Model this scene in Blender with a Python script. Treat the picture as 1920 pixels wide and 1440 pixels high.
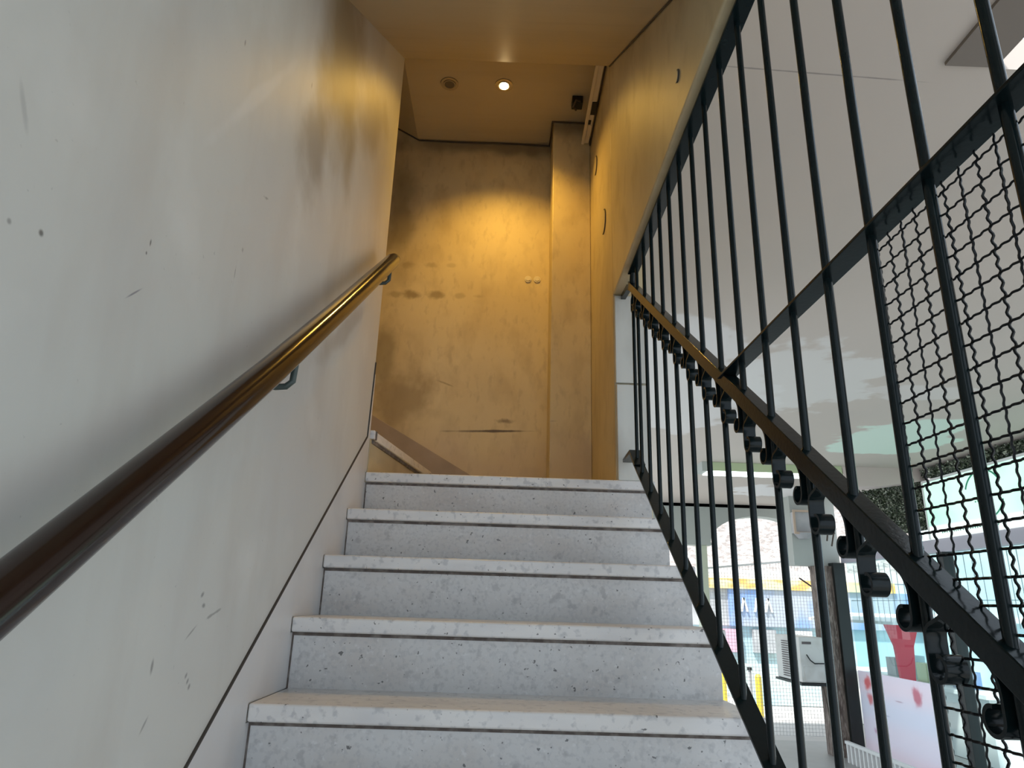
import bpy, math, random
from mathutils import Vector, Matrix
random.seed(7)
R_ = math.radians
for o in list(bpy.data.objects): bpy.data.objects.remove(o)
S = bpy.context.scene
COL = S.collection
G = 1.803            # eye height above the gallery floor; all heights below are written relative to the eye

# ------------------------------------------------------------------ camera
cd = bpy.data.cameras.new('camera'); cam = bpy.data.objects.new('camera', cd); COL.objects.link(cam)
F = Vector((0.00988216, 0.95264218, 0.30393293)); Rt = Vector((0.99936273, -0.01983492, 0.02967668)); U = Vector((-0.03429974, -0.30344598, 0.9522311))
m = Matrix((Rt, U, -F)).transposed().to_4x4(); m.translation = (0, 0, G)
cam.matrix_world = m
cd.sensor_fit = 'HORIZONTAL'; cd.sensor_width = 36.0; cd.lens = 36.0 * 1281.04 / 1920.0
cd.clip_start = 0.02; cd.clip_end = 200
S.camera = cam

# ------------------------------------------------------------------ world, sun, exposure
w = bpy.data.worlds.new('sky'); S.world = w; w.use_nodes = True
wn = w.node_tree.nodes; wl = w.node_tree.links
bg = wn['Background']
bg.inputs[0].default_value = (0.74, 0.87, 1.0, 1); bg.inputs[1].default_value = 1.55
sd = bpy.data.lights.new('sun', 'SUN'); sd.energy = 7.0; sd.angle = R_(3); sd.color = (1, 0.96, 0.9)
sun = bpy.data.objects.new('sun', sd); COL.objects.link(sun)
sun.rotation_euler = Vector((0.35, 0.35, -0.87)).to_track_quat('-Z', 'Y').to_euler()
sun.location = (-4, -4, 12)
# warm halogen spot of the landing
ld = bpy.data.lights.new('halogen_light', 'SPOT'); ld.energy = 50; ld.color = (1.0, 0.56, 0.09); ld.spot_size = R_(121); ld.spot_blend = 0.85; ld.shadow_soft_size = 0.03
lo = bpy.data.objects.new('halogen_light', ld); COL.objects.link(lo); lo.location = (-0.064, 3.10, 2.70 + G); lo.rotation_euler = (R_(3), 0, 0)   # gimbal tipped toward the back wall
vs = S.view_settings; vs.view_transform = 'Standard'; vs.look = 'None'; vs.exposure = 0.15; vs.gamma = 1.0; vs.use_curve_mapping = False

# ------------------------------------------------------------------ materials
def mat(name, base, rough=0.6, metal=0.0, layers=(), blobs=(), bump=None, spec=0.5, emit=None, coat=0.0, alpha=None):
    """layers: (scale(3), detail, lo, hi, colour, strength); blobs: (centre, radii, angle about x/y axis tuple, colour, strength, noise)"""
    M = bpy.data.materials.new(name); M.use_nodes = True
    n = M.node_tree.nodes; l = M.node_tree.links; b = n['Principled BSDF']
    b.inputs['Roughness'].default_value = rough; b.inputs['Metallic'].default_value = metal
    b.inputs['Specular IOR Level'].default_value = spec; b.inputs['Coat Weight'].default_value = coat
    b.inputs['Base Color'].default_value = (*base, 1)
    geo = n.new('ShaderNodeNewGeometry')
    off = n.new('ShaderNodeVectorMath'); off.operation = 'SUBTRACT'; off.inputs[1].default_value = (0, 0, G); l.new(geo.outputs['Position'], off.inputs[0])
    P = off.outputs[0]
    cur = None
    def mix(fac, col):
        nonlocal cur
        x = n.new('ShaderNodeMix'); x.data_type = 'RGBA'
        l.new(fac, x.inputs[0])
        if cur is None: x.inputs[6].default_value = (*base, 1)
        else: l.new(cur, x.inputs[6])
        x.inputs[7].default_value = (*col, 1); cur = x.outputs[2]
    for (sc, det, lo_, hi, col, st) in layers:
        mp = n.new('ShaderNodeMapping'); mp.inputs['Scale'].default_value = sc; l.new(P, mp.inputs[0])
        nz = n.new('ShaderNodeTexNoise'); nz.inputs['Scale'].default_value = 1; nz.inputs['Detail'].default_value = det; l.new(mp.outputs[0], nz.inputs[0])
        mr = n.new('ShaderNodeMapRange'); mr.inputs[1].default_value = lo_; mr.inputs[2].default_value = hi; mr.inputs[4].default_value = st
        l.new(nz.outputs[0], mr.inputs[0]); mix(mr.outputs[0], col)
    for (c, r, ang, col, st, nzs) in blobs:
        mp = n.new('ShaderNodeMapping'); mp.vector_type = 'TEXTURE'; mp.inputs['Location'].default_value = c; mp.inputs['Rotation'].default_value = ang; mp.inputs['Scale'].default_value = r
        l.new(P, mp.inputs[0])
        ln = n.new('ShaderNodeVectorMath'); ln.operation = 'LENGTH'; l.new(mp.outputs[0], ln.inputs[0])
        out = ln.outputs['Value']
        inner = 0.25
        if isinstance(nzs, tuple): nzs, inner = nzs
        if nzs:
            nz = n.new('ShaderNodeTexNoise'); nz.inputs['Scale'].default_value = nzs; nz.inputs['Detail'].default_value = 4; l.new(P, nz.inputs[0])
            ma = n.new('ShaderNodeMath'); ma.operation = 'MULTIPLY_ADD'; ma.inputs[1].default_value = 1.6; l.new(nz.outputs[0], ma.inputs[0])
            sb = n.new('ShaderNodeMath'); sb.operation = 'SUBTRACT'; sb.inputs[1].default_value = 0.8; l.new(out, sb.inputs[0]); l.new(sb.outputs[0], ma.inputs[2]); out = ma.outputs[0]
        mr = n.new('ShaderNodeMapRange'); mr.interpolation_type = 'SMOOTHSTEP'; mr.inputs[1].default_value = 1.0; mr.inputs[2].default_value = inner; mr.inputs[3].default_value = 0; mr.inputs[4].default_value = st
        l.new(out, mr.inputs[0]); mix(mr.outputs[0], col)
    if cur is not None: l.new(cur, b.inputs['Base Color'])
    if bump:
        sc, det, st, dist = bump
        nz = n.new('ShaderNodeTexNoise'); nz.inputs['Scale'].default_value = sc; nz.inputs['Detail'].default_value = det; l.new(P, nz.inputs[0])
        bp = n.new('ShaderNodeBump'); bp.inputs['Strength'].default_value = st; bp.inputs['Distance'].default_value = dist
        l.new(nz.outputs[0], bp.inputs['Height']); l.new(bp.outputs[0], b.inputs['Normal'])
    if emit:
        b.inputs['Emission Color'].default_value = (*emit[0], 1); b.inputs['Emission Strength'].default_value = emit[1]
        if emit[0] is base and cur is not None: l.new(cur, b.inputs['Emission Color'])
    return M

XL, XG, XW, XE = -0.542, 0.496, 0.455, 0.60
Y1, Z1, GO, H = 1.648, -0.228, 0.2577, 0.175
Z5 = Z1 + 4 * H; YN = Y1 + 4 * GO; YB = 3.64
xr = 50.0
dk = (0.06, 0.055, 0.05)
def lm(y, z, ry, rz, a=0, c=dk, s=0.8, nz=0): return ((XL, y, z), (xr, ry, rz), (R_(a), 0, 0), c, s, nz)
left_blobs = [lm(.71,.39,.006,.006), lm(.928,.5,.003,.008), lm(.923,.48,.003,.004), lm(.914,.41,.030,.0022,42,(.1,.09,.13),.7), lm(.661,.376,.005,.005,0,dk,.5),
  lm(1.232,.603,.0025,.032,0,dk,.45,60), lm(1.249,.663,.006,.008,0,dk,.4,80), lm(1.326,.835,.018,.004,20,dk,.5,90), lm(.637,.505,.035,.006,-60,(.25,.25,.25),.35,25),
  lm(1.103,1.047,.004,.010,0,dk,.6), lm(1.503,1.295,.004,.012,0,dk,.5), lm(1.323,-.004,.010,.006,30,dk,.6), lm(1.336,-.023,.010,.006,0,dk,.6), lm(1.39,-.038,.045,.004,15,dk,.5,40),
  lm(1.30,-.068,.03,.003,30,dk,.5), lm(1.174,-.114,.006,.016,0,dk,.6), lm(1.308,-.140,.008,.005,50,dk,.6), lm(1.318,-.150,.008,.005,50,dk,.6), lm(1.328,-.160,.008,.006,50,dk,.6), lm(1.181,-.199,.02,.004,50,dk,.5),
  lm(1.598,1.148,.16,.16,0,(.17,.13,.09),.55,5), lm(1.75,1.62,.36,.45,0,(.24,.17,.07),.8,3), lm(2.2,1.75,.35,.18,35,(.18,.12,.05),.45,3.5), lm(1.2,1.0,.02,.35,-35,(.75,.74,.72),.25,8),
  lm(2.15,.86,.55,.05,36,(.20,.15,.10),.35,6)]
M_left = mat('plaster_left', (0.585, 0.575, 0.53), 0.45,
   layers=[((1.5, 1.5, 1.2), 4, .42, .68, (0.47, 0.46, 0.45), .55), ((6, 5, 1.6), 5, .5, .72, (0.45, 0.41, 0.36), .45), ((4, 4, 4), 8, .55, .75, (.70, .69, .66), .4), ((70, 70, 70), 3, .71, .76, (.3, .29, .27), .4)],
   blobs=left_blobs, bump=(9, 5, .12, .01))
def bm_(x, z, rx, rz, a=0, c=(.20,.14,.07), s=.7, nz=0): return ((x, YB, z), (rx, xr, rz), (0, R_(a), 0), c, s, nz)
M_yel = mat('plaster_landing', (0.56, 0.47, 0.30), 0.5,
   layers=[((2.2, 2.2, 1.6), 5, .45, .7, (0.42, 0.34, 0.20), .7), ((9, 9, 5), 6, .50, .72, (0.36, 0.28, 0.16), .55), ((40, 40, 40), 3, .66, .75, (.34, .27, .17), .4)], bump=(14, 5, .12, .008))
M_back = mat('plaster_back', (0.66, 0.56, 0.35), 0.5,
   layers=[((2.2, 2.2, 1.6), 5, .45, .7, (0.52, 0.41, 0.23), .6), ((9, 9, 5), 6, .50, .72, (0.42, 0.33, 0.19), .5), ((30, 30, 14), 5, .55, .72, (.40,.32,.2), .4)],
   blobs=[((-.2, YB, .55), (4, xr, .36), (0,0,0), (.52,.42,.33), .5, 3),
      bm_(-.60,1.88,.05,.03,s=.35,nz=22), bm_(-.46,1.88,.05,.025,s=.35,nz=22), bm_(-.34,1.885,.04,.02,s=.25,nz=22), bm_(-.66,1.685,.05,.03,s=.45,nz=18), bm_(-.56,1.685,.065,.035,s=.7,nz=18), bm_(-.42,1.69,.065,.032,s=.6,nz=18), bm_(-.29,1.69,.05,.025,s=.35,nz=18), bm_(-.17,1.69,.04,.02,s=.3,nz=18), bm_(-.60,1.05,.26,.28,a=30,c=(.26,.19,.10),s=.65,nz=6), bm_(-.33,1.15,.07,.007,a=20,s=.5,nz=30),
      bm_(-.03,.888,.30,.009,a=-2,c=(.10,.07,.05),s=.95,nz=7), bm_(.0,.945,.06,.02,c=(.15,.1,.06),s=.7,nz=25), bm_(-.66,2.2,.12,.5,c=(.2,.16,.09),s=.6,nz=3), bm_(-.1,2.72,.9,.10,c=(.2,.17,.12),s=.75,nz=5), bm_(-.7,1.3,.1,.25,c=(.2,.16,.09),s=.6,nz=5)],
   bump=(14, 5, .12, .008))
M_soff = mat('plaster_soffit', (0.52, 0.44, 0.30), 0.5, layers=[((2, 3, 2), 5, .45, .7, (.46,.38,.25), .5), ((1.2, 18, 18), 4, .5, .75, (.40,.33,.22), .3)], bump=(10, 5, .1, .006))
M_jamb = mat('plaster_jamb', (0.60, 0.60, 0.56), 0.6, layers=[((6, 6, 2), 5, .5, .72, (.36,.34,.30), .6)], blobs=[((.53,2.68,.873),(.12,xr,.006),(0,0,0),(.2,.17,.12),.7,30)], bump=(12,4,.1,.006))
M_str = mat('stringer_marble', (0.62, 0.61, 0.60), 0.4, layers=[((3, 3, 3), 6, .45, .7, (.42,.41,.40), .5), ((8, 8, 2), 5, .55, .75, (.62,.60,.57), .5)])
M_joint2 = mat('grime_shade', (0.11, 0.09, 0.08), 0.9, layers=[((30,30,30),4,.45,.65,(.26,.23,.21),.8)])  # dark brown for grime, with the shade under the nosings painted in
M_joint = mat('joint_dark', (0.05, 0.045, 0.04), 0.9)
M_tread = mat('tread_marble', (0.72, 0.70, 0.68), 0.32, layers=[((5, 14, 14), 6, .42, .7, (.55,.54,.55), .6), ((45, 45, 45), 4, .55, .66, (.36,.36,.38), .5), ((80, 80, 80), 2, .695, .73, (.06,.06,.06), .8)], bump=(60,4,.1,.003))
M_riser = mat('riser_terrazzo', (0.60, 0.595, 0.59), 0.4, layers=[((4, 4, 9), 6, .45, .7, (.50,.46,.43), .6), ((90, 90, 90), 5, .50, .64, (.44,.44,.45), .5), ((70, 70, 70), 3, .60, .70, (.74,.74,.74), .4), ((30, 30, 30), 5, .60, .68, (.34,.34,.35), .5), ((75, 75, 75), 2, .695, .73, (.06,.06,.06), .8)], bump=(60,4,.12,.003))
M_iron = mat('iron_paint', (0.004, 0.009, 0.010), 0.18, layers=[((40,40,40),3,.6,.7,(.008,.018,.020),.4)], bump=(120, 2, .10, .002), spec=.22)
M_wire = mat('wire_paint', (0.006, 0.007, 0.008), 0.5, spec=.25)
M_wood = mat('handrail_wood', (0.020, 0.009, 0.006), 0.15, layers=[((30,3,3),4,.45,.7,(.012,.005,.003),.6)], spec=.45)
M_brk = mat('bracket_paint', (0.045, 0.065, 0.06), 0.4)
M_gceil = mat('gallery_ceiling_paint', (0.54, 0.47, 0.42), 0.7, layers=[((1.1, 1.1, 1), 4, .45, .7, (.49,.44,.40), .5)],
   blobs=[((1.30,5.0,1.6),(.75,1.55,xr),(0,0,R_(-22)),(.72,.69,.68),.75,(2.2,.86)), ((2.15,4.75,1.6),(.55,.85,xr),(0,0,R_(-20)),(.70,.68,.66),.7,(2.5,.86)), ((3.15,4.9,1.6),(.5,.22,xr),(0,0,0),(.68,.64,.62),.6,(3,.8)), ((3.75,6.35,1.6),(.60,.75,xr),(0,0,0),(.66,.80,.70),.9,(2,.86)), ((3.9,9.6,1.6),(.7,.5,xr),(0,0,0),(.84,.82,.82),.8,(2.5,.85)),
          ((.95,1.72,1.6),(.45,.004,xr),(0,0,R_(3)),(.2,.17,.16),.7,12)], bump=(6,4,.05,.01))
M_gwall = mat('gallery_wall_paint', (0.42, 0.44, 0.41), 0.7, layers=[((1.5,1.5,1.5),4,.45,.7,(.36,.37,.35),.5)])
M_pink = mat('bulkhead_paint', (0.60, 0.50, 0.47), 0.7)
M_floor = mat('gallery_floor', (0.34, 0.34, 0.33), 0.5, layers=[((3,3,3),5,.45,.7,(.28,.28,.27),.5)])
M_street = mat('street_paving', (0.50, 0.49, 0.47), 0.8, layers=[((2,2,2),5,.45,.7,(.42,.41,.40),.5)])
M_white = mat('white_paint', (0.72, 0.72, 0.70), 0.5)
M_cream = mat('cream_plastic', (0.62, 0.55, 0.42), 0.45)
M_black = mat('black_gap', (0.012, 0.012, 0.012), 0.7)
M_cable = mat('cable_rubber', (0.07, 0.055, 0.04), 0.7)
M_steel = mat('downlight_steel', (0.42, 0.36, 0.28), 0.3, metal=.8)
M_dim = mat('unlit_bulb', (0.14, 0.12, 0.09), 0.2)
M_bulb = mat('lit_bulb', (1, .9, .6), 0.3, emit=((1.0, 0.74, 0.36), 60))
M_tube = mat('lit_tube', (1, 1, 1), 0.3, emit=((0.80, 1.0, 0.97), 3.0))
M_lumi = mat('luminaire_glass', (0.50, 0.58, 0.36), 0.25)
M_leaf = mat('leaf_plastic', (0.06, 0.085, 0.045), 0.35, layers=[((30,30,30),3,.5,.62,(.55,.58,.45),.9), ((45,45,45),2,.50,.58,(.006,.010,.006),.9)])
M_leafb = mat('leaf_backing', (0.015, 0.022, 0.012), 0.9)
gsig = (0.50, 0.92, 0.68)
M_sign = mat('sign_face', gsig, 0.4, layers=[((1.1, 1.1, 1.1), 2, .4, .6, (.70, 0.97, .82), 1.0)], emit=(gsig, 0.5))
M_signw = mat('sign_white', (0.9, 0.95, 0.92), 0.4, emit=((0.9, 1.0, 0.95), .45))
M_signg = mat('sign_green_ink', (0.03, 0.30, 0.18), 0.5)
M_lav = mat('fascia_lavender', (0.42, 0.40, 0.45), 0.6)
M_dark = mat('dark_profile', (0.008, 0.011, 0.010), 0.5)
M_brown = mat('rough_brown_wall', (0.22, 0.175, 0.15), 0.9, layers=[((40,40,6),5,.45,.6,(.08,.06,.05),.8), ((60,60,10),3,.55,.66,(.42,.36,.32),.6)], bump=(40,5,.6,.02))
M_glass = bpy.data.materials.new('window_glass'); M_glass.use_nodes = True
gn = M_glass.node_tree.nodes; gl = M_glass.node_tree.links
tr = gn.new('ShaderNodeBsdfTransparent'); tr.inputs[0].default_value = (.86,.96,.97,1); gs = gn.new('ShaderNodeBsdfGlossy'); gs.inputs['Roughness'].default_value = .02
fr = gn.new('ShaderNodeFresnel'); fr.inputs[0].default_value = 1.5; mx = gn.new('ShaderNodeMixShader')
gg = gn.new('ShaderNodeNewGeometry'); g1 = gn.new('ShaderNodeMath'); g1.operation = 'SUBTRACT'; g1.inputs[0].default_value = 1.0; g2 = gn.new('ShaderNodeMath'); g2.operation = 'MULTIPLY'; gl.new(gg.outputs['Backfacing'], g1.inputs[1]); gl.new(fr.outputs[0], g2.inputs[0]); gl.new(g1.outputs[0], g2.inputs[1]); gl.new(g2.outputs[0], mx.inputs[0]); gl.new(tr.outputs[0], mx.inputs[1]); gl.new(gs.outputs[0], mx.inputs[2]); gl.new(mx.outputs[0], gn['Material Output'].inputs[0])
fp = (1.0, 0.86, 0.90)
def fb(y, z, ry, rz, c, s, nz=0): return ((4.86, y, z), (xr, ry, rz), (0,0,0), c, s, nz)
M_film = mat('frosted_film', fp, 0.5, layers=[((0, 0, 1.4), 1, .4, .6, (.86,.88,.96), .6)],
   blobs=[fb(9.55,-.86,.13,.13,(.85,.22,.22),.8,9), fb(9.52,-1.05,.10,.10,(.85,.25,.25),.7,9), fb(8.45,-.90,.12,.15,(.75,.25,.32),.75,7), fb(9.45,-1.42,.09,.05,(.6,.3,.45),.6,12), fb(8.85,-1.0,.12,.012,(.5,.3,.35),.5), fb(9.25,-.95,.10,.012,(.7,.3,.3),.5), fb(9.2,-1.2,.14,.012,(.5,.5,.6),.5)])
_n = M_film.node_tree.nodes; _l = M_film.node_tree.links; _t = _n.new('ShaderNodeBsdfTranslucent'); _m = _n.new('ShaderNodeMixShader'); _m.inputs[0].default_value = .65
_l.new(_n['Principled BSDF'].inputs['Base Color'].links[0].from_socket, _t.inputs[0]); _l.new(_n['Principled BSDF'].outputs[0], _m.inputs[1]); _l.new(_t.outputs[0], _m.inputs[2]); _l.new(_m.outputs[0], _n['Material Output'].inputs[0])
M_red = mat('red_fabric', (0.75, 0.06, 0.10), 0.6)
M_yb = mat('yellow_paint', (0.75, 0.58, 0.06), 0.5)
M_or = mat('orange_fascia', (0.80, 0.45, 0.12), 0.6, layers=[((1.2,1.2,4),2,.45,.55,(.80,.72,.40),1.0)])
M_blue = mat('blue_banner', (0.22, 0.34, 0.62), 0.6, layers=[((1.6,1.6,.8),2,.42,.55,(.45,.47,.50),.9)])
M_pb = mat('pale_blue_paint', (0.42, 0.60, 0.66), 0.6, layers=[((.6,.6,1.2),2,.4,.6,(.60,.70,.66),.8)])
M_stone = mat('rubble_stone', (0.62, 0.55, 0.52), 0.9, layers=[((9,3,22),6,.45,.6,(.34,.29,.27),.75), ((14,3,30),3,.6,.7,(.80,.76,.74),.7)], bump=(9,5,.6,.05))
M_grey = mat('grey_panel', (0.36, 0.36, 0.37), 0.7, layers=[((3,3,3),4,.4,.6,(.5,.5,.5),.7)])
M_pinkb = mat('pink_panel', (0.70, 0.40, 0.50), 0.6)
M_ac = mat('aircon_casing', (0.62, 0.61, 0.58), 0.45, layers=[((5,5,5),4,.5,.7,(.45,.42,.38),.5)])
M_acs = mat('aircon_grille', (0.10, 0.08, 0.08), 0.6)

# ------------------------------------------------------------------ mesh helpers
class MB:
    def __init__(s): s.v = []; s.f = []
    def add(s, vs, fs):
        k = len(s.v); s.v += [tuple(p) for p in vs]; s.f += [tuple(i + k for i in f) for f in fs]; return s
    def box(s, x0, x1, y0, y1, z0, z1):
        return s.add([(x0,y0,z0),(x1,y0,z0),(x1,y1,z0),(x0,y1,z0),(x0,y0,z1),(x1,y0,z1),(x1,y1,z1),(x0,y1,z1)],
                     [(0,3,2,1),(4,5,6,7),(0,1,5,4),(1,2,6,5),(2,3,7,6),(3,0,4,7)])
    def prism(s, pts, ax, a, b):
        """polygon pts (two coords) extruded along axis ax from a to b"""
        n = len(pts)
        def mk(p, t): return {'x': (t, p[0], p[1]), 'y': (p[0], t, p[1]), 'z': (p[0], p[1], t)}[ax]
        vs = [mk(p, a) for p in pts] + [mk(p, b) for p in pts]
        fs = [tuple(range(n)), tuple(range(2*n-1, n-1, -1))] + [(i, i+n, (i+1) % n + n, (i+1) % n) for i in range(n)]
        return s.add(vs, fs)
    def tube(s, pts, r, n=10, up=None, rx=None):
        """round (or rx by r elliptical) tube"""
        pts = [Vector(p) for p in pts]; vs = []; fs = []
        u = None
        for i, p in enumerate(pts):
            t = (pts[min(i+1, len(pts)-1)] - pts[max(i-1, 0)]).normalized()
            if u is None: u = Vector((1,0,0)) if abs(t.x) < .8 else Vector((0,0,1))
            u = (u - t * u.dot(t)).normalized(); v = t.cross(u)
            rr = r[i] if isinstance(r, (list, tuple)) else r
            for k in range(n):
                a = 2*math.pi*k/n; vs.append(p + u*math.cos(a)*(rx or rr) + v*math.sin(a)*rr)
        for i in range(len(pts)-1):
            for k in range(n):
                a = i*n+k; b = i*n+(k+1) % n; fs.append((a, b, b+n, a+n))
        fs.append(tuple(range(n-1, -1, -1))); fs.append(tuple(range((len(pts)-1)*n, len(pts)*n)))
        return s.add(vs, fs)
    def ribbon(s, pts, x0, x1, th):
        """flat strap following (y,z) points, width x0..x1"""
        n = len(pts); L = []; Rr = []
        for i, p in enumerate(pts):
            a = Vector(pts[max(i-1, 0)]); b = Vector(pts[min(i+1, n-1)]); t = (b-a).normalized(); nn = Vector((-t.y, t.x)) * th/2
            L.append(Vector(p)+nn); Rr.append(Vector(p)-nn)
        vs = []
        for a, b in zip(L, Rr): vs += [(x0, a.x, a.y), (x1, a.x, a.y), (x1, b.x, b.y), (x0, b.x, b.y)]
        fs = [(0,1,2,3), tuple(4*(n-1)+k for k in (3,2,1,0))]
        for i in range(n-1):
            for k in range(4): fs.append((4*i+k, 4*i+4+k, 4*i+4+(k+1) % 4, 4*i+(k+1) % 4))
        return s.add(vs, fs)
    def disc(s, c, r, ax, t, n=28):
        d = {'x': (1,0,0), 'y': (0,1,0), 'z': (0,0,1)}[ax]; c = Vector(c)
        return s.tube([c, c + Vector(d)*t], r, n)
    def ring(s, c, ro, ri, ax, t, n=32):
        pl = {'x': lambda a, b, h: (h, a, b), 'y': lambda a, b, h: (a, h, b), 'z': lambda a, b, h: (a, b, h)}[ax]
        i_ = 'xyz'.index(ax); c = list(c); h = c.pop(i_); vs = []; fs = []
        for k in range(n):
            a = 2*math.pi*k/n
            for (r, hh) in ((ro, h), (ro, h+t), (ri, h+t), (ri, h)): vs.append(pl(c[0]+r*math.cos(a), c[1]+r*math.sin(a), hh))
        for k in range(n):
            j = (k+1) % n
            for q in range(4): fs.append((4*k+q, 4*j+q, 4*j+(q+1) % 4, 4*k+(q+1) % 4))
        return s.add(vs, fs)
    def base(s):
        xs = [p[0] for p in s.v]; ys = [p[1] for p in s.v]; zs = [p[2] for p in s.v]
        return Vector(((min(xs)+max(xs))/2, (min(ys)+max(ys))/2, min(zs)+G))
    def build(s, name, m, parent=None, bevel=0, smooth=False):
        b = s.base()
        me = bpy.data.meshes.new(name); me.from_pydata([(p[0]-b.x, p[1]-b.y, p[2]+G-b.z) for p in s.v], [], s.f); me.validate()
        import bmesh
        q = bmesh.new(); q.from_mesh(me); bmesh.ops.recalc_face_normals(q, faces=q.faces); q.to_mesh(me); q.free()
        me.materials.append(m)
        if smooth:
            for f in me.polygons: f.use_smooth = True
        o = bpy.data.objects.new(name, me); COL.objects.link(o)
        if parent is None: o.location = b
        else:
            o.parent = parent; pw = Vector(parent.location); q = parent.parent
            while q: pw += Vector(q.location); q = q.parent
            o.location = b - pw
        if bevel:
            bv = o.modifiers.new('bevel', 'BEVEL'); bv.width = bevel; bv.segments = 3; bv.limit_method = 'ANGLE'; bv.angle_limit = R_(40)
            for f in me.polygons: f.use_smooth = True
            try:
                wnm = o.modifiers.new('wn', 'WEIGHTED_NORMAL'); wnm.keep_sharp = False
            except Exception: pass
        elif smooth:
            me.set_sharp_from_angle(angle=R_(50))
        return o
def tag(o, label=None, cat=None, group=None, kind=None):
    if label: o['label'] = label
    if cat: o['category'] = cat
    if group: o['group'] = group
    if kind: o['kind'] = kind
    return o
def empty(name, x, y, z, label, cat, group=None):
    o = bpy.data.objects.new(name, None); COL.objects.link(o); o.location = (x, y, z+G); o.empty_display_size = .1
    return tag(o, label, cat, group)
def struct(o, label, cat): return tag(o, label, cat, kind='structure')
B = lambda *a: MB().box(*a)
FL = -G

# ------------------------------------------------------------------ stair enclosure
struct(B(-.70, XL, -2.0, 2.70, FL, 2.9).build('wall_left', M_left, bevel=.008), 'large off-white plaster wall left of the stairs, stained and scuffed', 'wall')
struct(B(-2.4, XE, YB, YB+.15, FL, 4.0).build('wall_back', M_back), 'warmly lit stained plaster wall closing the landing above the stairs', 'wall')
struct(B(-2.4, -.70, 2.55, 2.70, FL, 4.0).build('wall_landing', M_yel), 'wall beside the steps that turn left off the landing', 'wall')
struct(B(-2.5, -2.4, 2.55, YB+.15, FL, 4.0).build('wall_far_left', M_yel), 'end wall of the flight turning left off the landing', 'wall')
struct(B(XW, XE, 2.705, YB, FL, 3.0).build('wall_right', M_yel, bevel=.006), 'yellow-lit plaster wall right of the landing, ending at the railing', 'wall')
struct(B(XW+.004, XE-.004, 2.688, 2.705, .88, 1.275).build('trim_1', M_jamb, bevel=.003), 'upper pale plaster facing on the wall end behind the railing', 'trim')
struct(B(XW+.006, XE-.014, 2.684, 2.705, Z5, .872).build('trim_2', M_jamb, bevel=.003), 'lower greenish-white facing on the wall end behind the railing', 'trim')
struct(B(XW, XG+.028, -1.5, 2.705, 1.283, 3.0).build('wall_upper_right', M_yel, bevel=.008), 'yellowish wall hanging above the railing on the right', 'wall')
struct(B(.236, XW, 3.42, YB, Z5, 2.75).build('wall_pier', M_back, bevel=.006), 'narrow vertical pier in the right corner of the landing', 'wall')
zs = lambda y: 2.49 + .70*(y-2.68)
yl = 1.25
struct(MB().prism([(yl, zs(yl)), (2.68, zs(2.68)), (2.68, 2.75), (YB, 2.75), (YB, 3.0), (2.5, 3.0), (yl, 2.2), (-1.5, 2.2), (-1.5, 1.75), (yl, 1.75)], 'x', XL, XW).build('ceiling', M_soff),
       'sloping plaster soffit above the stairs running into the flat landing ceiling', 'ceiling')
struct(MB().prism([(XL, 2.75), (-.60, 2.75), (-2.4, 3.80), (-2.4, 4.0), (XL, 4.0)], 'y', 2.70, YB).build('ceiling_side', M_soff), 'shaded ceiling strip rising to the left past the landing ceiling', 'ceiling')

# ------------------------------------------------------------------ stairs
st = empty('staircase', .03, 1.6, FL, 'grey speckled marble staircase climbing between the plaster wall and the iron railing', 'stairs')
for k in range(-7, 5):
    y = Y1 + GO*k; z = Z1 + H*k
    y2 = y + GO + .045 if k < 4 else YB
    if k < 4: B(XL+.004, XE+.006, y, y2, z-.038, z).build('tread', M_tread, st, bevel=.006)
    else: MB().prism([(XL+.004, y), (XE+.006, y), (XE+.006, 2.703), (XW-.001, 2.703), (XW-.001, YB-.001), (XL+.004, YB-.001)], 'z', z-.038, z).build('tread', M_tread, st, bevel=.006)
    rs = B(XL+.004, XE-.006, y+.022, min(y+.06, 2.703), z-H, z-.036).build('riser', M_riser, st)
    B(XL+.004, XE-.008, y+.0205, y+.022, z-.047, z-.0385).build('grime_shade_line', M_joint2, rs)  # dark strip under the nosing: grime plus painted-in overhang shade
    B(XL+.004, XL+.0085, y+.0205, y+.022, z-H, z-.047).build('grime_shade_line', M_joint2, rs)  # dark upright joint where the riser meets the stringer
body = [(Y1-7*GO+.06, FL)]
for k in range(-7, 5):
    y = Y1+GO*k; z = Z1+H*k
    body += [(y+.06, z-.038)] + ([(min(y+GO+.06, 2.702), z-.038)] if k < 4 else [])
body = [p for p in body if p[0] <= 2.7025]; body += [(2.7025, FL)]
MB().prism(body, 'x', XL+.004, XE-.01).build('stair_body', M_gwall, st)
# stringer on the left wall
sl = H/GO
t0 = .30   # height of the stringer's top line above the line of nosings
zt = lambda y: .621 + .697*(y-2.677)
yy = 2.70
pts = [(Y1-5*GO, zt(Y1-5*GO)), (2.66, zt(2.66)), (2.685, .88), (2.70, .88), (2.70, Z5), (YN+.05, Z5)]
for k in range(4, -5, -1):
    y = Y1+GO*k; z = Z1+H*k
    pts += [(y+.0, z), (y+.0, z-.04), (y+.022, z-.04), (y+.022, z-H)] if k > -4 else [(y, z)]
pts += [(Y1-5*GO, Z1-5*H-.1)]
sg = struct(MB().prism(pts, 'x', XL-.002, XL+.004).build('trim_3', M_str), 'pale stone skirting following the steps along the left wall', 'skirting')
ja = [(Y1-5*GO, zt(Y1-5*GO)), (2.66, zt(2.66)), (2.686, .93)]
MB().ribbon(ja, XL-.001, XL+.0048, .005).build('dark_joint', M_joint, sg)

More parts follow.
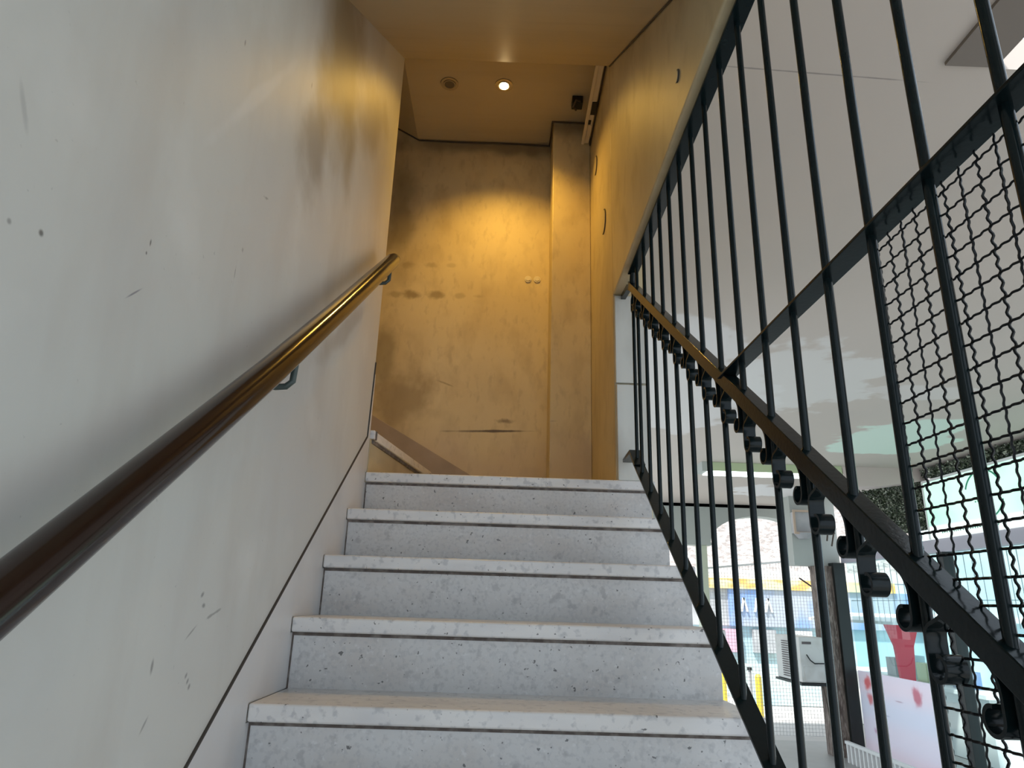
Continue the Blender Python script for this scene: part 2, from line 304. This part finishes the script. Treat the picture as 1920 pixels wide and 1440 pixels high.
# ------------------------------------------------------------------ winder steps and stringer on the back wall
wd = empty('winder_steps', -1.2, 3.2, Z5, 'marble winder steps turning left behind the wall corner at the top', 'stairs')
z = Z5 + H
MB().prism([(-.535, 2.735), (-.40, 3.63), (-2.39, 3.63), (-2.39, 2.705), (-.535, 2.705)], 'z', Z5+.001, z-.036).build('riser', M_yel, wd)
MB().prism([(-.520, 2.735), (-.375, 3.63), (-2.39, 3.63), (-2.39, 2.705), (-.520, 2.705)], 'z', z-.036, z).build('tread', M_tread, wd, bevel=.004)
MB().prism([(-.528, 2.735), (-.390, 3.625), (-.41, 3.63), (-.55, 2.73)], 'z', z-.050, z-.0365).build('grime_shade_line', M_joint2, wd)  # grime with the dark underside of the winder nosing painted as shade
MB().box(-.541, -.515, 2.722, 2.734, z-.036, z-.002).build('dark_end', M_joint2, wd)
MB().prism([(-.70, 2.80), (-1.05, 3.62), (-2.39, 3.62), (-2.39, 2.705), (-.70, 2.705)], 'z', z, z+H-.036).build('riser', M_riser, wd)
MB().prism([(-.68, 2.80), (-1.03, 3.62), (-2.39, 3.62), (-2.39, 2.705), (-.68, 2.705)], 'z', z+H-.036, z+H).build('tread', M_tread, wd)
struct(MB().prism([(-.10, .60), (-.176, .643), (-1.6, 1.451), (-1.6, .60)], 'y', YB-.016, YB).build('trim_4', mat('skirting_brown', (.36,.29,.23), .5, layers=[((5,5,5),5,.45,.7,(.24,.19,.14),.6)]), bevel=.003), 'brownish stone skirting sloping up to the left on the back wall', 'skirting')

# ------------------------------------------------------------------ left handrail
hr = empty('wooden_handrail', XL+.075, 1.3, -.3, 'thick dark brown wooden handrail sloping up along the left wall', 'handrail')
ctrl = [(.05, -.445), (.35, -.238), (.686, -.005), (1.0, .216), (1.288, .420), (1.7, .722), (2.1, 1.020), (2.44, 1.272), (2.475, 1.296), (2.486, 1.303)]
MB().tube([(XL+.078, a, b) for a, b in ctrl], [.029]*8+[.026, .014], 28).build('rail', M_wood, hr, smooth=True)
for (by, bz) in ((.62, -.053), (1.437, .527), (2.42, 1.258)):
    bz -= .022
    q = MB().disc((XL, by, bz-.065), .022, 'x', .006)
    q.tube([(XL+.003, by, bz-.065), (XL+.04, by, bz-.072), (XL+.062, by, bz-.070), (XL+.075, by, bz-.058), (XL+.078, by, bz+.002)], .0075, 10)
    q.build('bracket', M_brk, hr, smooth=True)

# ------------------------------------------------------------------ iron railing
gr = empty('iron_railing', XG, 1.2, -1.2, 'dark green wrought iron railing with scrolls and crimped wire mesh, right of the stairs', 'railing')
RS = .7055; rz = lambda y: .631 + RS*(y-1.648); lz = lambda y: -.0543 + .6791*(y-1.648)
ZT, ZM = 1.270, .4955
MB().box(XG-.02, XG+.02, -.9, 2.47, ZT-.004, ZT+.004).build('top_bar', M_iron, gr, bevel=.001)
MB().box(XG-.019, XG+.019, -.9, 1.456, ZM-.0025, ZM+.0025).build('middle_bar', M_iron, gr, bevel=.001)
ya, yb_ = -.5, 2.50; c = math.cos(math.atan(RS)); hh = .0155/c
MB().prism([(ya, rz(ya)-hh), (yb_, rz(yb_)-hh), (yb_, rz(yb_)+hh), (ya, rz(ya)+hh)], 'x', XG-.0145, XG+.0145).build('sloping_rail', M_iron, gr, bevel=.002)
MB().prism([(ya, lz(ya)-.004), (2.46, lz(2.46)-.004), (2.46, lz(2.46)+.004), (ya, lz(ya)+.004)], 'x', XG-.02, XG+.02).build('bottom_bar', M_iron, gr, bevel=.001)
MB().prism([(2.47, 1.195), (2.56, 1.240), (2.69, 1.258), (2.69, 1.278), (2.55, 1.262), (2.46, 1.215)], 'x', XG-.010, XG+.010).build('wall_bracket', M_iron, gr)
MB().tube([(XG, 2.46, ZT), (XG, 2.475, 1.24), (XG, 2.48, rz(2.48))], .012, 8).build('end_strut', M_iron, gr)
MB().prism([(2.44, lz(2.44)-.004), (2.52, .545), (2.665, .540), (2.665, .553), (2.52, .560), (2.43, lz(2.43)+.010)], 'x', XG-.02, XG+.02).build('lower_bracket', M_iron, gr)
by0, sp = .563, .1305
bars = [by0 + sp*k for k in range(-9, 15)] + [2.475]
def bar_mesh(y):
    return MB().tube([(XG, y, max(lz(y), -1.79)), (XG, y, ZT)], .0067, 12)
for y in bars:
    bar_mesh(y).build('vertical_bar', M_iron, gr, smooth=True)
def scroll(y, sgn):
    # strap starts under the rail, hugs the bar and curls outward
    zc = rz(y) + (-.052 if sgn > 0 else -.104); yc = y + sgn*.0305; r0 = .0185
    ys = y + sgn*.046; p0 = Vector((ys, rz(ys)-.016)); p1 = Vector((y+sgn*.0095, rz(y)-.05 if sgn < 0 else rz(y)+.004)); 
    pts = []
    if sgn < 0:
        p1 = Vector((y-.0105, rz(y)-.075)); c1 = Vector((y-.030, rz(ys)-.028)); c2 = Vector((y-.0105, rz(y)-.055))
    else:
        p1 = Vector((y+.0105, rz(y)-.030)); c1 = Vector((y+.030, rz(ys)-.028)); c2 = Vector((y+.0105, rz(y)-.005))
    for i in range(9):
        t = i/8; pts.append(p0*(1-t)**3 + c1*3*t*(1-t)**2 + c2*3*t*t*(1-t) + p1*t**3)
    n = 22
    for i in range(n+1):
        a = 1.55*math.pi*i/n; rr = .0170*(1-.32*i/n)
        # start at the side of the curl next to the bar, run down, out and up
        cy = y + sgn*(.0105+.0170)
        pts.append(Vector((cy - sgn*math.cos(a)*rr, zc - math.sin(a)*rr)))
    return MB().ribbon([tuple(p) for p in pts], XG-.012, XG+.012, .0045)
for y in bars:
    if y < .2: continue
    for sgn in (-1, 1):
        if y > 2.45 and sgn > 0: continue
        scroll(y, sgn).build('scroll', M_iron, gr, smooth=True)
# welds between bars and rail
# crimped wire mesh
wm = MB(); xm = XG+.0095; A = .0012; ps, pz = .0290, .0272; yE = .829; yN = .05; zTop = .487
nv = int((yE-yN)/ps)
def wire(pts, r=.0015):
    wm.tube(pts, r, 4)
for i in range(nv+1):
    y = yE - ps*i; zb = max(lz(y), -1.0); n = int((zTop-zb)/pz*10)
    wire([(xm + A*math.sin(4*math.pi*(q/10)+ (math.pi if i % 2 else 0)), y + .0005*math.sin(4*math.pi*q/10), zTop - pz*q/10) for q in range(n+1)])
j = 0; z = zTop - .5*pz
while z > -.95:
    yHi = min(yE, 1.648 + (z+.0543)/.6791)
    # wires run from the panel edge toward the camera as far as the panel goes
    n = int((yE-yN)/ps*10); pts = []
    for q in range(n+1):
        y = yE + .006 - ps*q/10
        if lz(y) < z: pts.append((xm - A*math.sin(4*math.pi*(q/10) + (math.pi if j % 2 else 0)), y, z))
    if len(pts) > 4: wire(pts)
    z -= pz; j += 1
wm.build('wire_mesh', M_wire, gr)

# ------------------------------------------------------------------ landing fittings
def downlight(x, y, lit, label):
    r = empty('ceiling_downlight', x, y, 2.72, label, 'light', None)
    MB().ring((x, y, 2.744), .050, .036, 'z', .006).build('trim_ring', M_steel, r, smooth=True)
    MB().ring((x, y, 2.741), .034, .028, 'z', .008).build('inner_ring', M_steel, r, smooth=True)
    MB().disc((x, y, 2.7425), .028 if not lit else .022, 'z', .006).build('bulb', M_bulb if lit else M_dim, r, smooth=True)
downlight(-.064, 3.13, True, 'small round ceiling downlight on the landing, glowing warm')
downlight(-.368, 3.135, False, 'small round ceiling downlight on the landing, switched off')
bt = empty('batten_fixture', .42, 3.05, 2.56, 'cream batten with open wiring slots high on the right landing wall', 'light fitting')
MB().box(.402, .440, 2.70, 3.37, 2.565, 2.61).build('casing', M_cream, bt, bevel=.004)
MB().box(.395, .412, 2.70, 3.37, 2.556, 2.567).build('edge_lip', M_cream, bt, bevel=.002)
MB().box(.416, .441, 3.02, 3.12, 2.562, 2.60).build('slot', M_black, bt)
MB().box(.412, .428, 3.165, 3.20, 2.562, 2.58).build('slot', M_black, bt)
MB().box(.415, .438, 3.205, 3.225, 2.560, 2.57).build('tab', M_cream, bt)
tag(MB().tube([(.450, 2.70, 2.58), (.450, 3.0, 2.59), (.449, 3.39, 2.57), (.449, 3.41, 2.70)], .0045, 6).build('cable', M_cable), 'dark cable running between the cream batten and the right wall', 'cable')
mt = empty('ceiling_bracket', .35, 3.22, 2.68, 'small dark broken socket beside the cream batten on the ceiling', 'bracket')
MB().box(.325, .385, 3.19, 3.25, 2.70, 2.75).build('plate', M_dark, mt, bevel=.004)
MB().tube([(.37, 3.19, 2.71), (.345, 3.17, 2.70), (.33, 3.20, 2.68), (.35, 3.24, 2.69)], .006, 6).build('wire', M_cable, mt)
def run(pts, r, name, label):
    tag(MB().tube(pts, r, 6).build(name, M_cable), label, 'cable')
run([(-1.0, YB-.007, 2.98), (-.59, YB-.007, 2.742), (-.35, YB-.007, 2.738), (-.1, YB-.007, 2.742), (.16, YB-.007, 2.738), (.225, YB-.008, 2.735), (.229, 3.55, 2.742), (.229, 3.413, 2.742), (.30, 3.413, 2.741), (.44, 3.413, 2.738)], .0055, 'cable', 'thin dark cable pinned along the top of the back landing wall')
run([(XW-.004, yl+.02, zs(yl+.02)-.006), (XW-.004, 1.7, zs(1.7)-.004), (XW-.005, 2.1, zs(2.1)-.007), (XW-.004, 2.45, zs(2.45)-.003), (XW-.004, 2.67, zs(2.67)-.004), (XW-.004, 2.70, 2.56)], .0035, 'cable', 'dark cable along the corner of sloping soffit and upper right wall')
M_btn = mat('button_cream', (.72,.66,.52), .5)
for i, (x, lb) in enumerate(((.113, 'left of the two small round buttons on the back wall'), (.166, 'right of the two small round buttons on the back wall'))):
    o = empty('wall_button', x, YB, 1.79, lb, 'button', 'pair of buttons on the back wall')
    MB().ring((x, YB-.005, 1.811), .020, .014, 'y', .005).build('collar', M_btn, o, smooth=True)
    MB().disc((x, YB-.007, 1.811), .013, 'y', .007).build('cap', M_btn, o, smooth=True)
for (y, z, r, lb) in ((2.925, 1.78, .062, 'lower round cover plate on the right landing wall, edge dark'), (3.185, 2.285, .052, 'upper round cover plate on the right landing wall near the batten'), (1.555, 1.42, .018, 'tiny cover plate on the yellow wall above the railing')):
    o = empty('cover_plate', XW, y, z-r, lb, 'cover plate')
    MB().disc((XW-.004, y, z), r, 'x', .004).build('dark_rim', M_cable, o, smooth=True)
    MB().disc((XW-.0055, y+.004, z), r*.93, 'x', .003).build('plate', M_yel, o, smooth=True)

# ------------------------------------------------------------------ gallery right of the stairs
struct(B(-.54, 4.85, -3, 11, FL-.1, FL).build('floor', M_floor), 'grey floor of the covered passage below the railing', 'floor')
g = MB().box(XG+.028, 1.46, -1.5, 11.0, 1.60, 1.72); g.box(1.46, 4.95, 1.672, 11.0, 1.60, 1.72); g.box(3.4, 4.95, -1.5, 1.672, 1.60, 1.72); g.box(1.46, 3.4, -1.5, -.2, 1.60, 1.72)
struct(g.build('ceiling_passage', M_gceil), 'pinkish grey passage ceiling with pale plaster patches behind the railing', 'ceiling')
struct(B(1.30, 1.455, -1.5, 1.655, 1.588, 1.60).build('beam_1', mat('beam_paint', (.20,.165,.14), .7)), 'darker beam edging the sky opening at top right', 'beam')
struct(B(XE, 4.85, 11.0, 11.25, 1.55, 1.95).build('wall_far_head', M_gwall), 'head of the far passage wall', 'wall')
arc = [(XE, 1.60), (XE, .95), (3.36, .95)]
for i in range(0, 19):
    t = i/18; a = math.pi*(1-t); arc.append((4.14+.80*math.cos(a), 1.0+.425*math.sin(a)))
arc += [(5.2, 1.0), (5.2, 1.60)]
struct(MB().prism(arc, 'y', 11.0, 11.25).build('wall_far', M_gwall), 'grey-green wall with an arched opening at the far end of the passage', 'wall')
struct(MB().prism([(3.90, 1.60), (3.92, 1.44), (4.05, 1.375), (4.3, 1.38), (4.85, 1.47), (4.85, 1.60)], 'y', 7.7, 7.95).build('beam_2', M_pink), 'pinkish bulkhead under the passage ceiling beside the hedge panel', 'beam')
fl = empty('fluorescent_fixture', 3.1, 7.68, 1.46, 'long greenish fluorescent fixture across the passage ceiling', 'light')
MB().box(2.34, 3.90, 7.70, 7.90, 1.50, 1.60).build('housing', M_lumi, fl, bevel=.003)
MB().box(2.345, 3.895, 7.705, 7.9, 1.478, 1.502).build('tube', M_tube, fl)
MB().box(2.28, 2.34, 7.68, 7.90, 1.49, 1.60).build('end_cap', M_gwall, fl)

# storefront on the right
struct(B(4.95, 5.05, -1.5, 7.7, .68, 1.60).build('wall_storefront', M_lav), 'upper wall strip of the shop on the right', 'wall')
def hedge(name, y0, y1, z0, z1, n, label):
    o = empty(name, 4.85, (y0+y1)/2, z0, label, 'hedge panel')
    MB().box(4.85, 4.90, y0, y1, z0, z1).build('backing', M_leafb, o)
    q = MB()
    for _ in range(n):
        c = Vector((4.85-random.uniform(0, .05), random.uniform(y0, y1), random.uniform(z0, z1)))
        d = Vector((random.uniform(-1, .1), random.uniform(-1, 1), random.uniform(-1, 1))).normalized(); e = d.cross(Vector((random.random(), random.random(), random.random()))).normalized()
        L = random.uniform(.022, .046); W = L*.30
        q.add([c, c+d*L*.5+e*W, c+d*L, c+d*L*.5-e*W], [(0, 1, 2, 3)])
    tag(q.build('leaves', M_leaf, o), kind='stuff')
hedge('artificial_hedge', 7.76, 9.30, .93, 1.55, 7000, 'dark green leafy artificial hedge panel left of the green lit sign')
hedge('artificial_hedge', 4.2, 7.66, 1.485, 1.57, 4500, 'narrow strip of artificial foliage above the green lit sign')
sgn = empty('shop_sign', 4.82, 6.0, .80, 'pale green lit shop sign with a green ring logo behind the wire mesh', 'sign')
MB().box(4.80, 4.86, 4.0, 7.68, .94, 1.425).build('green_face', M_sign, sgn)
MB().box(4.80, 4.86, 4.0, 7.68, .80, .94).build('white_strip', M_signw, sgn)
MB().box(4.79, 4.87, 4.0, 7.70, 1.425, 1.45).build('frame', M_white, sgn)
MB().box(4.79, 4.87, 7.68, 7.70, .80, 1.425).build('frame', M_white, sgn)
lg = MB()
for (a0, a1, wd_) in ((200, 285, .012), (20, 150, .014)):
    pts = []
    for i in range(25):
        a = R_(a0+(a1-a0)*i/24); pts.append((6.72+.27*math.cos(a), 1.165+.24*math.sin(a)))
    lg.ribbon(pts, 4.794, 4.80, wd_)
lg.build('ring_logo', M_signg, sgn)
def letter(q): q.build('letter', M_signg, sgn)
for k, y in enumerate([6.86, 6.82, 6.78, 6.74, 6.70]): letter(MB().box(4.796, 4.80, y-.010, y+.006, 1.10, 1.112+.012*(k % 2)))
letter(MB().box(4.796, 4.80, 6.80, 6.82, 1.135, 1.17))
yv = 7.50
for k in range(22):
    yv -= random.uniform(.030, .046)
    if k % 3 == 1: letter(MB().ring((4.796, yv, .868), .015, .010, 'x', .004, 14))
    elif k % 3 == 0: letter(MB().box(4.796, 4.80, yv-.004, yv+.004, .850, .888))
    else: letter(MB().prism([(yv-.004, .85), (yv+.004, .85), (yv+.004, .863), (yv+.010, .863), (yv+.010, .868), (yv+.004, .868), (yv+.004, .885), (yv-.004, .885), (yv-.004, .868), (yv-.014, .868), (yv-.014, .863), (yv-.004, .863)], 'x', 4.796, 4.80))
letter(MB().ring((4.796, yv-.06, .872), .030, .024, 'x', .004, 20))
struct(B(4.82, 4.95, 4.0, 9.85, .66, .80).build('trim_5', M_lav), 'lavender grey fascia strip under the lit sign', 'trim')
shop = empty('shop_window', 4.86, 7.5, FL, 'glazed shopfront with black posts below the green sign', 'shopfront')
MB().box(4.855, 4.865, 4.0, 9.78, FL+.1, .66).build('glass', M_glass, shop)
for y in (5.6, 7.58): MB().box(4.80, 4.92, y-.055, y+.055, FL, .66).build('post', M_dark, shop, bevel=.004)
MB().box(4.78, 4.92, 4.0, 9.78, FL, FL+.09).build('sill', M_white, shop, bevel=.004)
q = MB()
y = 4.1
while y < 9.8:
    q.box(4.905, 4.911, y, y+.006, -.10, .62); y += .13
q.box(4.905, 4.911, 4.0, 9.85, .155, .163); q.build('inner_grille', M_grey, shop)
MB().box(4.84, 4.854, 8.12, 9.77, FL+.09, -.73).build('frosted_panel', M_film, shop)
# brown rough pier and dark edge post
cl = empty('corner_pier', 4.7, 9.9, FL, 'rough brown pier with a black edge post where the shopfront ends', 'pier')
MB().box(4.47, 4.70, 9.86, 10.1, FL, .615).build('rough_face', M_brown, cl)
MB().box(4.68, 4.84, 9.80, 10.1, FL, .66).build('black_post', M_dark, cl, bevel=.004)
# aircon
ac = empty('air_conditioner', 4.2, 10.0, -.95, 'weathered white air conditioner unit hung beside the brown pier', 'air conditioner')
MB().box(4.06, 4.38, 9.72, 10.55, -.90, -.33).build('casing', M_ac, ac, bevel=.012)
q = MB()
for i in range(16): q.box(4.045, 4.06, 9.86, 10.30, -.86+.03*i, -.848+.03*i)
q.build('grille', M_acs, ac)
MB().box(4.058, 4.062, 9.86, 10.30, -.87, -.38).build('grille_recess', M_ac, ac)
MB().box(4.10, 4.36, 9.712, 9.722, -.88, -.70).build('lower_panel', M_ac, ac, bevel=.003)
MB().box(4.10, 4.22, 9.712, 9.722, -.42, -.39).build('label_plate', M_acs, ac)
MB().box(4.04, 4.44, 9.70, 10.58, -.935, -.905).build('shelf_bracket', M_dark, ac)
MB().tube([(4.14, 9.70, -.55), (4.18, 9.69, -.62), (4.24, 9.70, -.66), (4.42, 9.70, -.655), (4.46, 9.72, -.5), (4.46, 9.80, .1)], .008, 6).build('pipe', M_black, ac, smooth=True)
run([(4.33, 9.72, -.94), (4.36, 9.70, -1.2), (4.40, 9.71, -1.5), (4.41, 9.72, FL)], .010, 'cable', 'black cable hanging below the white air conditioner')
eb = empty('meter_box', 4.3, 9.8, .98, 'tan-framed electric meter box high on the far pier', 'box')
MB().box(4.20, 4.46, 9.80, 9.95, 1.06, 1.36).build('cabinet', M_grey, eb, bevel=.006)
q = MB(); q.box(4.17, 4.50, 9.78, 9.80, 1.35, 1.38); q.box(4.17, 4.50, 9.78, 9.80, 1.04, 1.07); q.box(4.17, 4.20, 9.78, 9.80, 1.07, 1.35)
q.build('frame', mat('tan_frame', (.55,.42,.32), .6), eb)
MB().tube([(4.33, 9.86, .98), (4.33, 9.86, 1.06)], [.07, .13], 14).build('cowl', M_grey, eb, smooth=True)
struct(B(4.20, 4.85, 9.95, 10.2, .62, 1.60).build('wall_pier_head', M_gwall), 'brown wall block above the pier at the end of the shopfront', 'wall')
q = MB()
for (a, b) in (((4.55, 9.78, 1.25), (4.72, 9.74, 1.05)), ((4.62, 9.78, 1.3), (4.60, 9.74, .95)), ((4.70, 9.78, 1.2), (4.66, 9.74, .88))):
    a = Vector(a); b = Vector(b); q.tube([a, (a+b)/2+Vector((.03, -.02, .03)), b], .012, 6)
q.build('loose_wires', M_cable, eb)
# low fence in front of the shop window
lf = empty('low_fence', 4.5, 8.6, FL, 'low fence with pale top rail and thin uprights below the frosted window', 'fence')
MB().box(4.48, 4.53, 7.2, 9.6, -1.59, -1.555).build('top_rail', M_white, lf, bevel=.004)
for i in range(24): B(4.49, 4.52, 7.25+.1*i, 7.285+.1*i, FL, -1.59).build('upright', M_white, lf)
# passers-by side: pillar, mesh screen
tag(B(3.14, 3.28, 11.02, 11.2, FL, .95).build('cream_post', mat('cream_post_paint', (.55,.58,.45), .6), bevel=.01), 'cream post under the left end of the far arch', 'post')
ms = empty('mesh_screen', 4.2, 11.4, FL, 'fine wire mesh screen closing the bright street end of the passage', 'screen')
q = MB()
for i in range(34): x = 3.35+.05*i; q.box(x, x+.004, 11.40, 11.404, FL, .62+.07*(x-3.35)*1.6)
for i in range(48): q.box(3.35, 5.05, 11.404, 11.408, FL+.05*i, FL+.05*i+.004)
q.build('mesh', M_grey, ms)
MB().prism([(3.35, .60), (5.05, .79), (5.05, .82), (3.35, .63)], 'y', 11.38, 11.42).build('top_rail', M_white, ms)
MB().box(3.30, 3.35, 11.38, 11.43, FL, .62).build('post', M_dark, ms)
# bare branches
q = MB(); q.tube([(5.15, 11.2, .25), (5.0, 11.2, .55), (4.93, 11.2, .72)], .012, 6); q.tube([(5.15, 11.2, .25), (4.9, 11.2, .42), (4.78, 11.2, .50)], .012, 6); q.tube([(5.2, 11.2, FL), (5.18, 11.2, -.6), (5.15, 11.2, .26)], .02, 6)
tag(q.build('bare_shrub', M_black), 'thin bare black branches in front of the mesh screen', 'shrub')

# ------------------------------------------------------------------ street beyond
struct(B(-12, 30, 11, 50, FL-.12, FL-.01).build('ground', M_street), 'bright street paving beyond the passage', 'ground')
struct(B(4.85, 30, -10, 11, FL-.12, FL-.01).build('ground_shop', M_street), 'pale floor behind the shop glass', 'ground')
bs = empty('stone_building', 6, 16.3, FL, 'rubble stone building with shops across the street', 'building')
MB().box(-2, 14, 16.2, 16.8, .86, 6).build('stone_wall', M_stone, bs)
MB().box(-2, 14, 16.1, 16.8, .66, .86).build('white_fascia', M_white, bs)
MB().box(4.2, 9, 16.0, 16.7, .44, .66).build('orange_fascia', M_or, bs)
MB().box(4.2, 5.2, 16.1, 16.7, -.36, .44).build('grey_shopfront', M_grey, bs)
MB().box(5.2, 14, 16.05, 16.7, -.36, .44).build('blue_banner', M_blue, bs)
q = MB()
for x in (5.45, 5.75, 6.0): q.prism([(x, -.05), (x+.04, -.05), (x+.10, .25), (x+.06, .25)], 'y', 16.0, 16.05); q.prism([(x+.06, .25), (x+.10, .25), (x+.17, -.05), (x+.13, -.05)], 'y', 16.0, 16.05)
q.build('white_letters', M_white, bs)
MB().box(-2, 14, 16.15, 16.8, FL, -.36).build('lower_front', M_pb, bs)
for x, m_ in ((4.9, M_pinkb), (5.7, M_grey), (6.5, M_white), (7.3, M_pb)): MB().box(x, x+.5, 16.0, 16.15, -.9, -.42).build('window', m_, bs)
wb = empty('street_kiosk', 11, 14, FL, 'pale blue kiosk wall seen through the shop glass', 'kiosk')
MB().box(9.5, 9.8, 8, 15.9, FL, 2.4).build('wall', M_pb, wb)
MB().box(9.4, 9.5, 8, 15.9, -.10, .0).build('white_ledge', M_white, wb)
tag(B(4.9, 8.5, 14.8, 15.0, FL, -1.05).build('low_wall', M_pb), 'pale blue low wall across the street', 'low wall')
for (x, y, lb) in ((4.23, 13.66, 'yellow bollard beside the stair edge in the street'), (4.61, 12.9, 'yellow bollard nearer the white air conditioner')):
    o = empty('street_bollard', x, y, FL, lb, 'bollard', None)
    MB().tube([(x, y, FL), (x, y, -1.12)], .055, 14).build('post', M_yb, o, smooth=True)
    MB().tube([(x, y, -1.12), (x, y, -1.08)], [.055, .03], 14).build('cap', M_yb, o, smooth=True)
o = empty('thin_bollard', 4.47, 12.9, FL, 'thin grey pole with a dark cap between the yellow bollards', 'pole')
MB().tube([(4.47, 12.9, FL), (4.47, 12.9, -1.02)], .028, 10).build('post', M_grey, o, smooth=True)
MB().tube([(4.47, 12.9, -1.02), (4.47, 12.9, -.97)], .045, 10).build('cap', M_dark, o, smooth=True)
# behind the shop glass
o = empty('shop_parasol', 6.0, 10.75, FL, 'white flat parasol with a red drape behind the shop glass', 'parasol')
MB().tube([(6.0, 10.75, FL), (6.0, 10.75, -.14)], .05, 12).build('pole', M_red, o, smooth=True)
MB().prism([(5.3, -.14), (6.8, -.14), (6.8, -.10), (6.0, .0), (5.3, -.10)], 'y', 9.6, 12.2).build('canopy', M_white, o)
MB().prism([(6.28, -.12), (6.16, -.45), (6.12, -.95), (5.92, -.95), (5.88, -.45), (5.76, -.12)], 'y', 10.66, 10.72).build('drape', M_red, o)
o = empty('display_counter', 6.6, 11.0, FL, 'white display counter behind the shop glass', 'counter')
MB().box(6.3, 6.9, 9.4, 13.2, FL, -1.0).build('body', M_white, o)
MB().box(6.2, 7.0, 9.3, 13.3, -1.0, -.95).build('top', M_white, o)
for i, (m_, nm, h) in enumerate(((M_blue, 'blue', .22), (M_white, 'white', .30), (M_lumi, 'green', .26), (M_pb, 'pale blue', .34), (M_grey, 'grey', .28))):
    y = 10.0+.42*i
    tag(B(6.4, 6.65, y, y+.26, -.95, -.95+h).build('display_box', m_, bevel=.005), '%s box standing on the counter behind the shop glass' % nm, 'box')
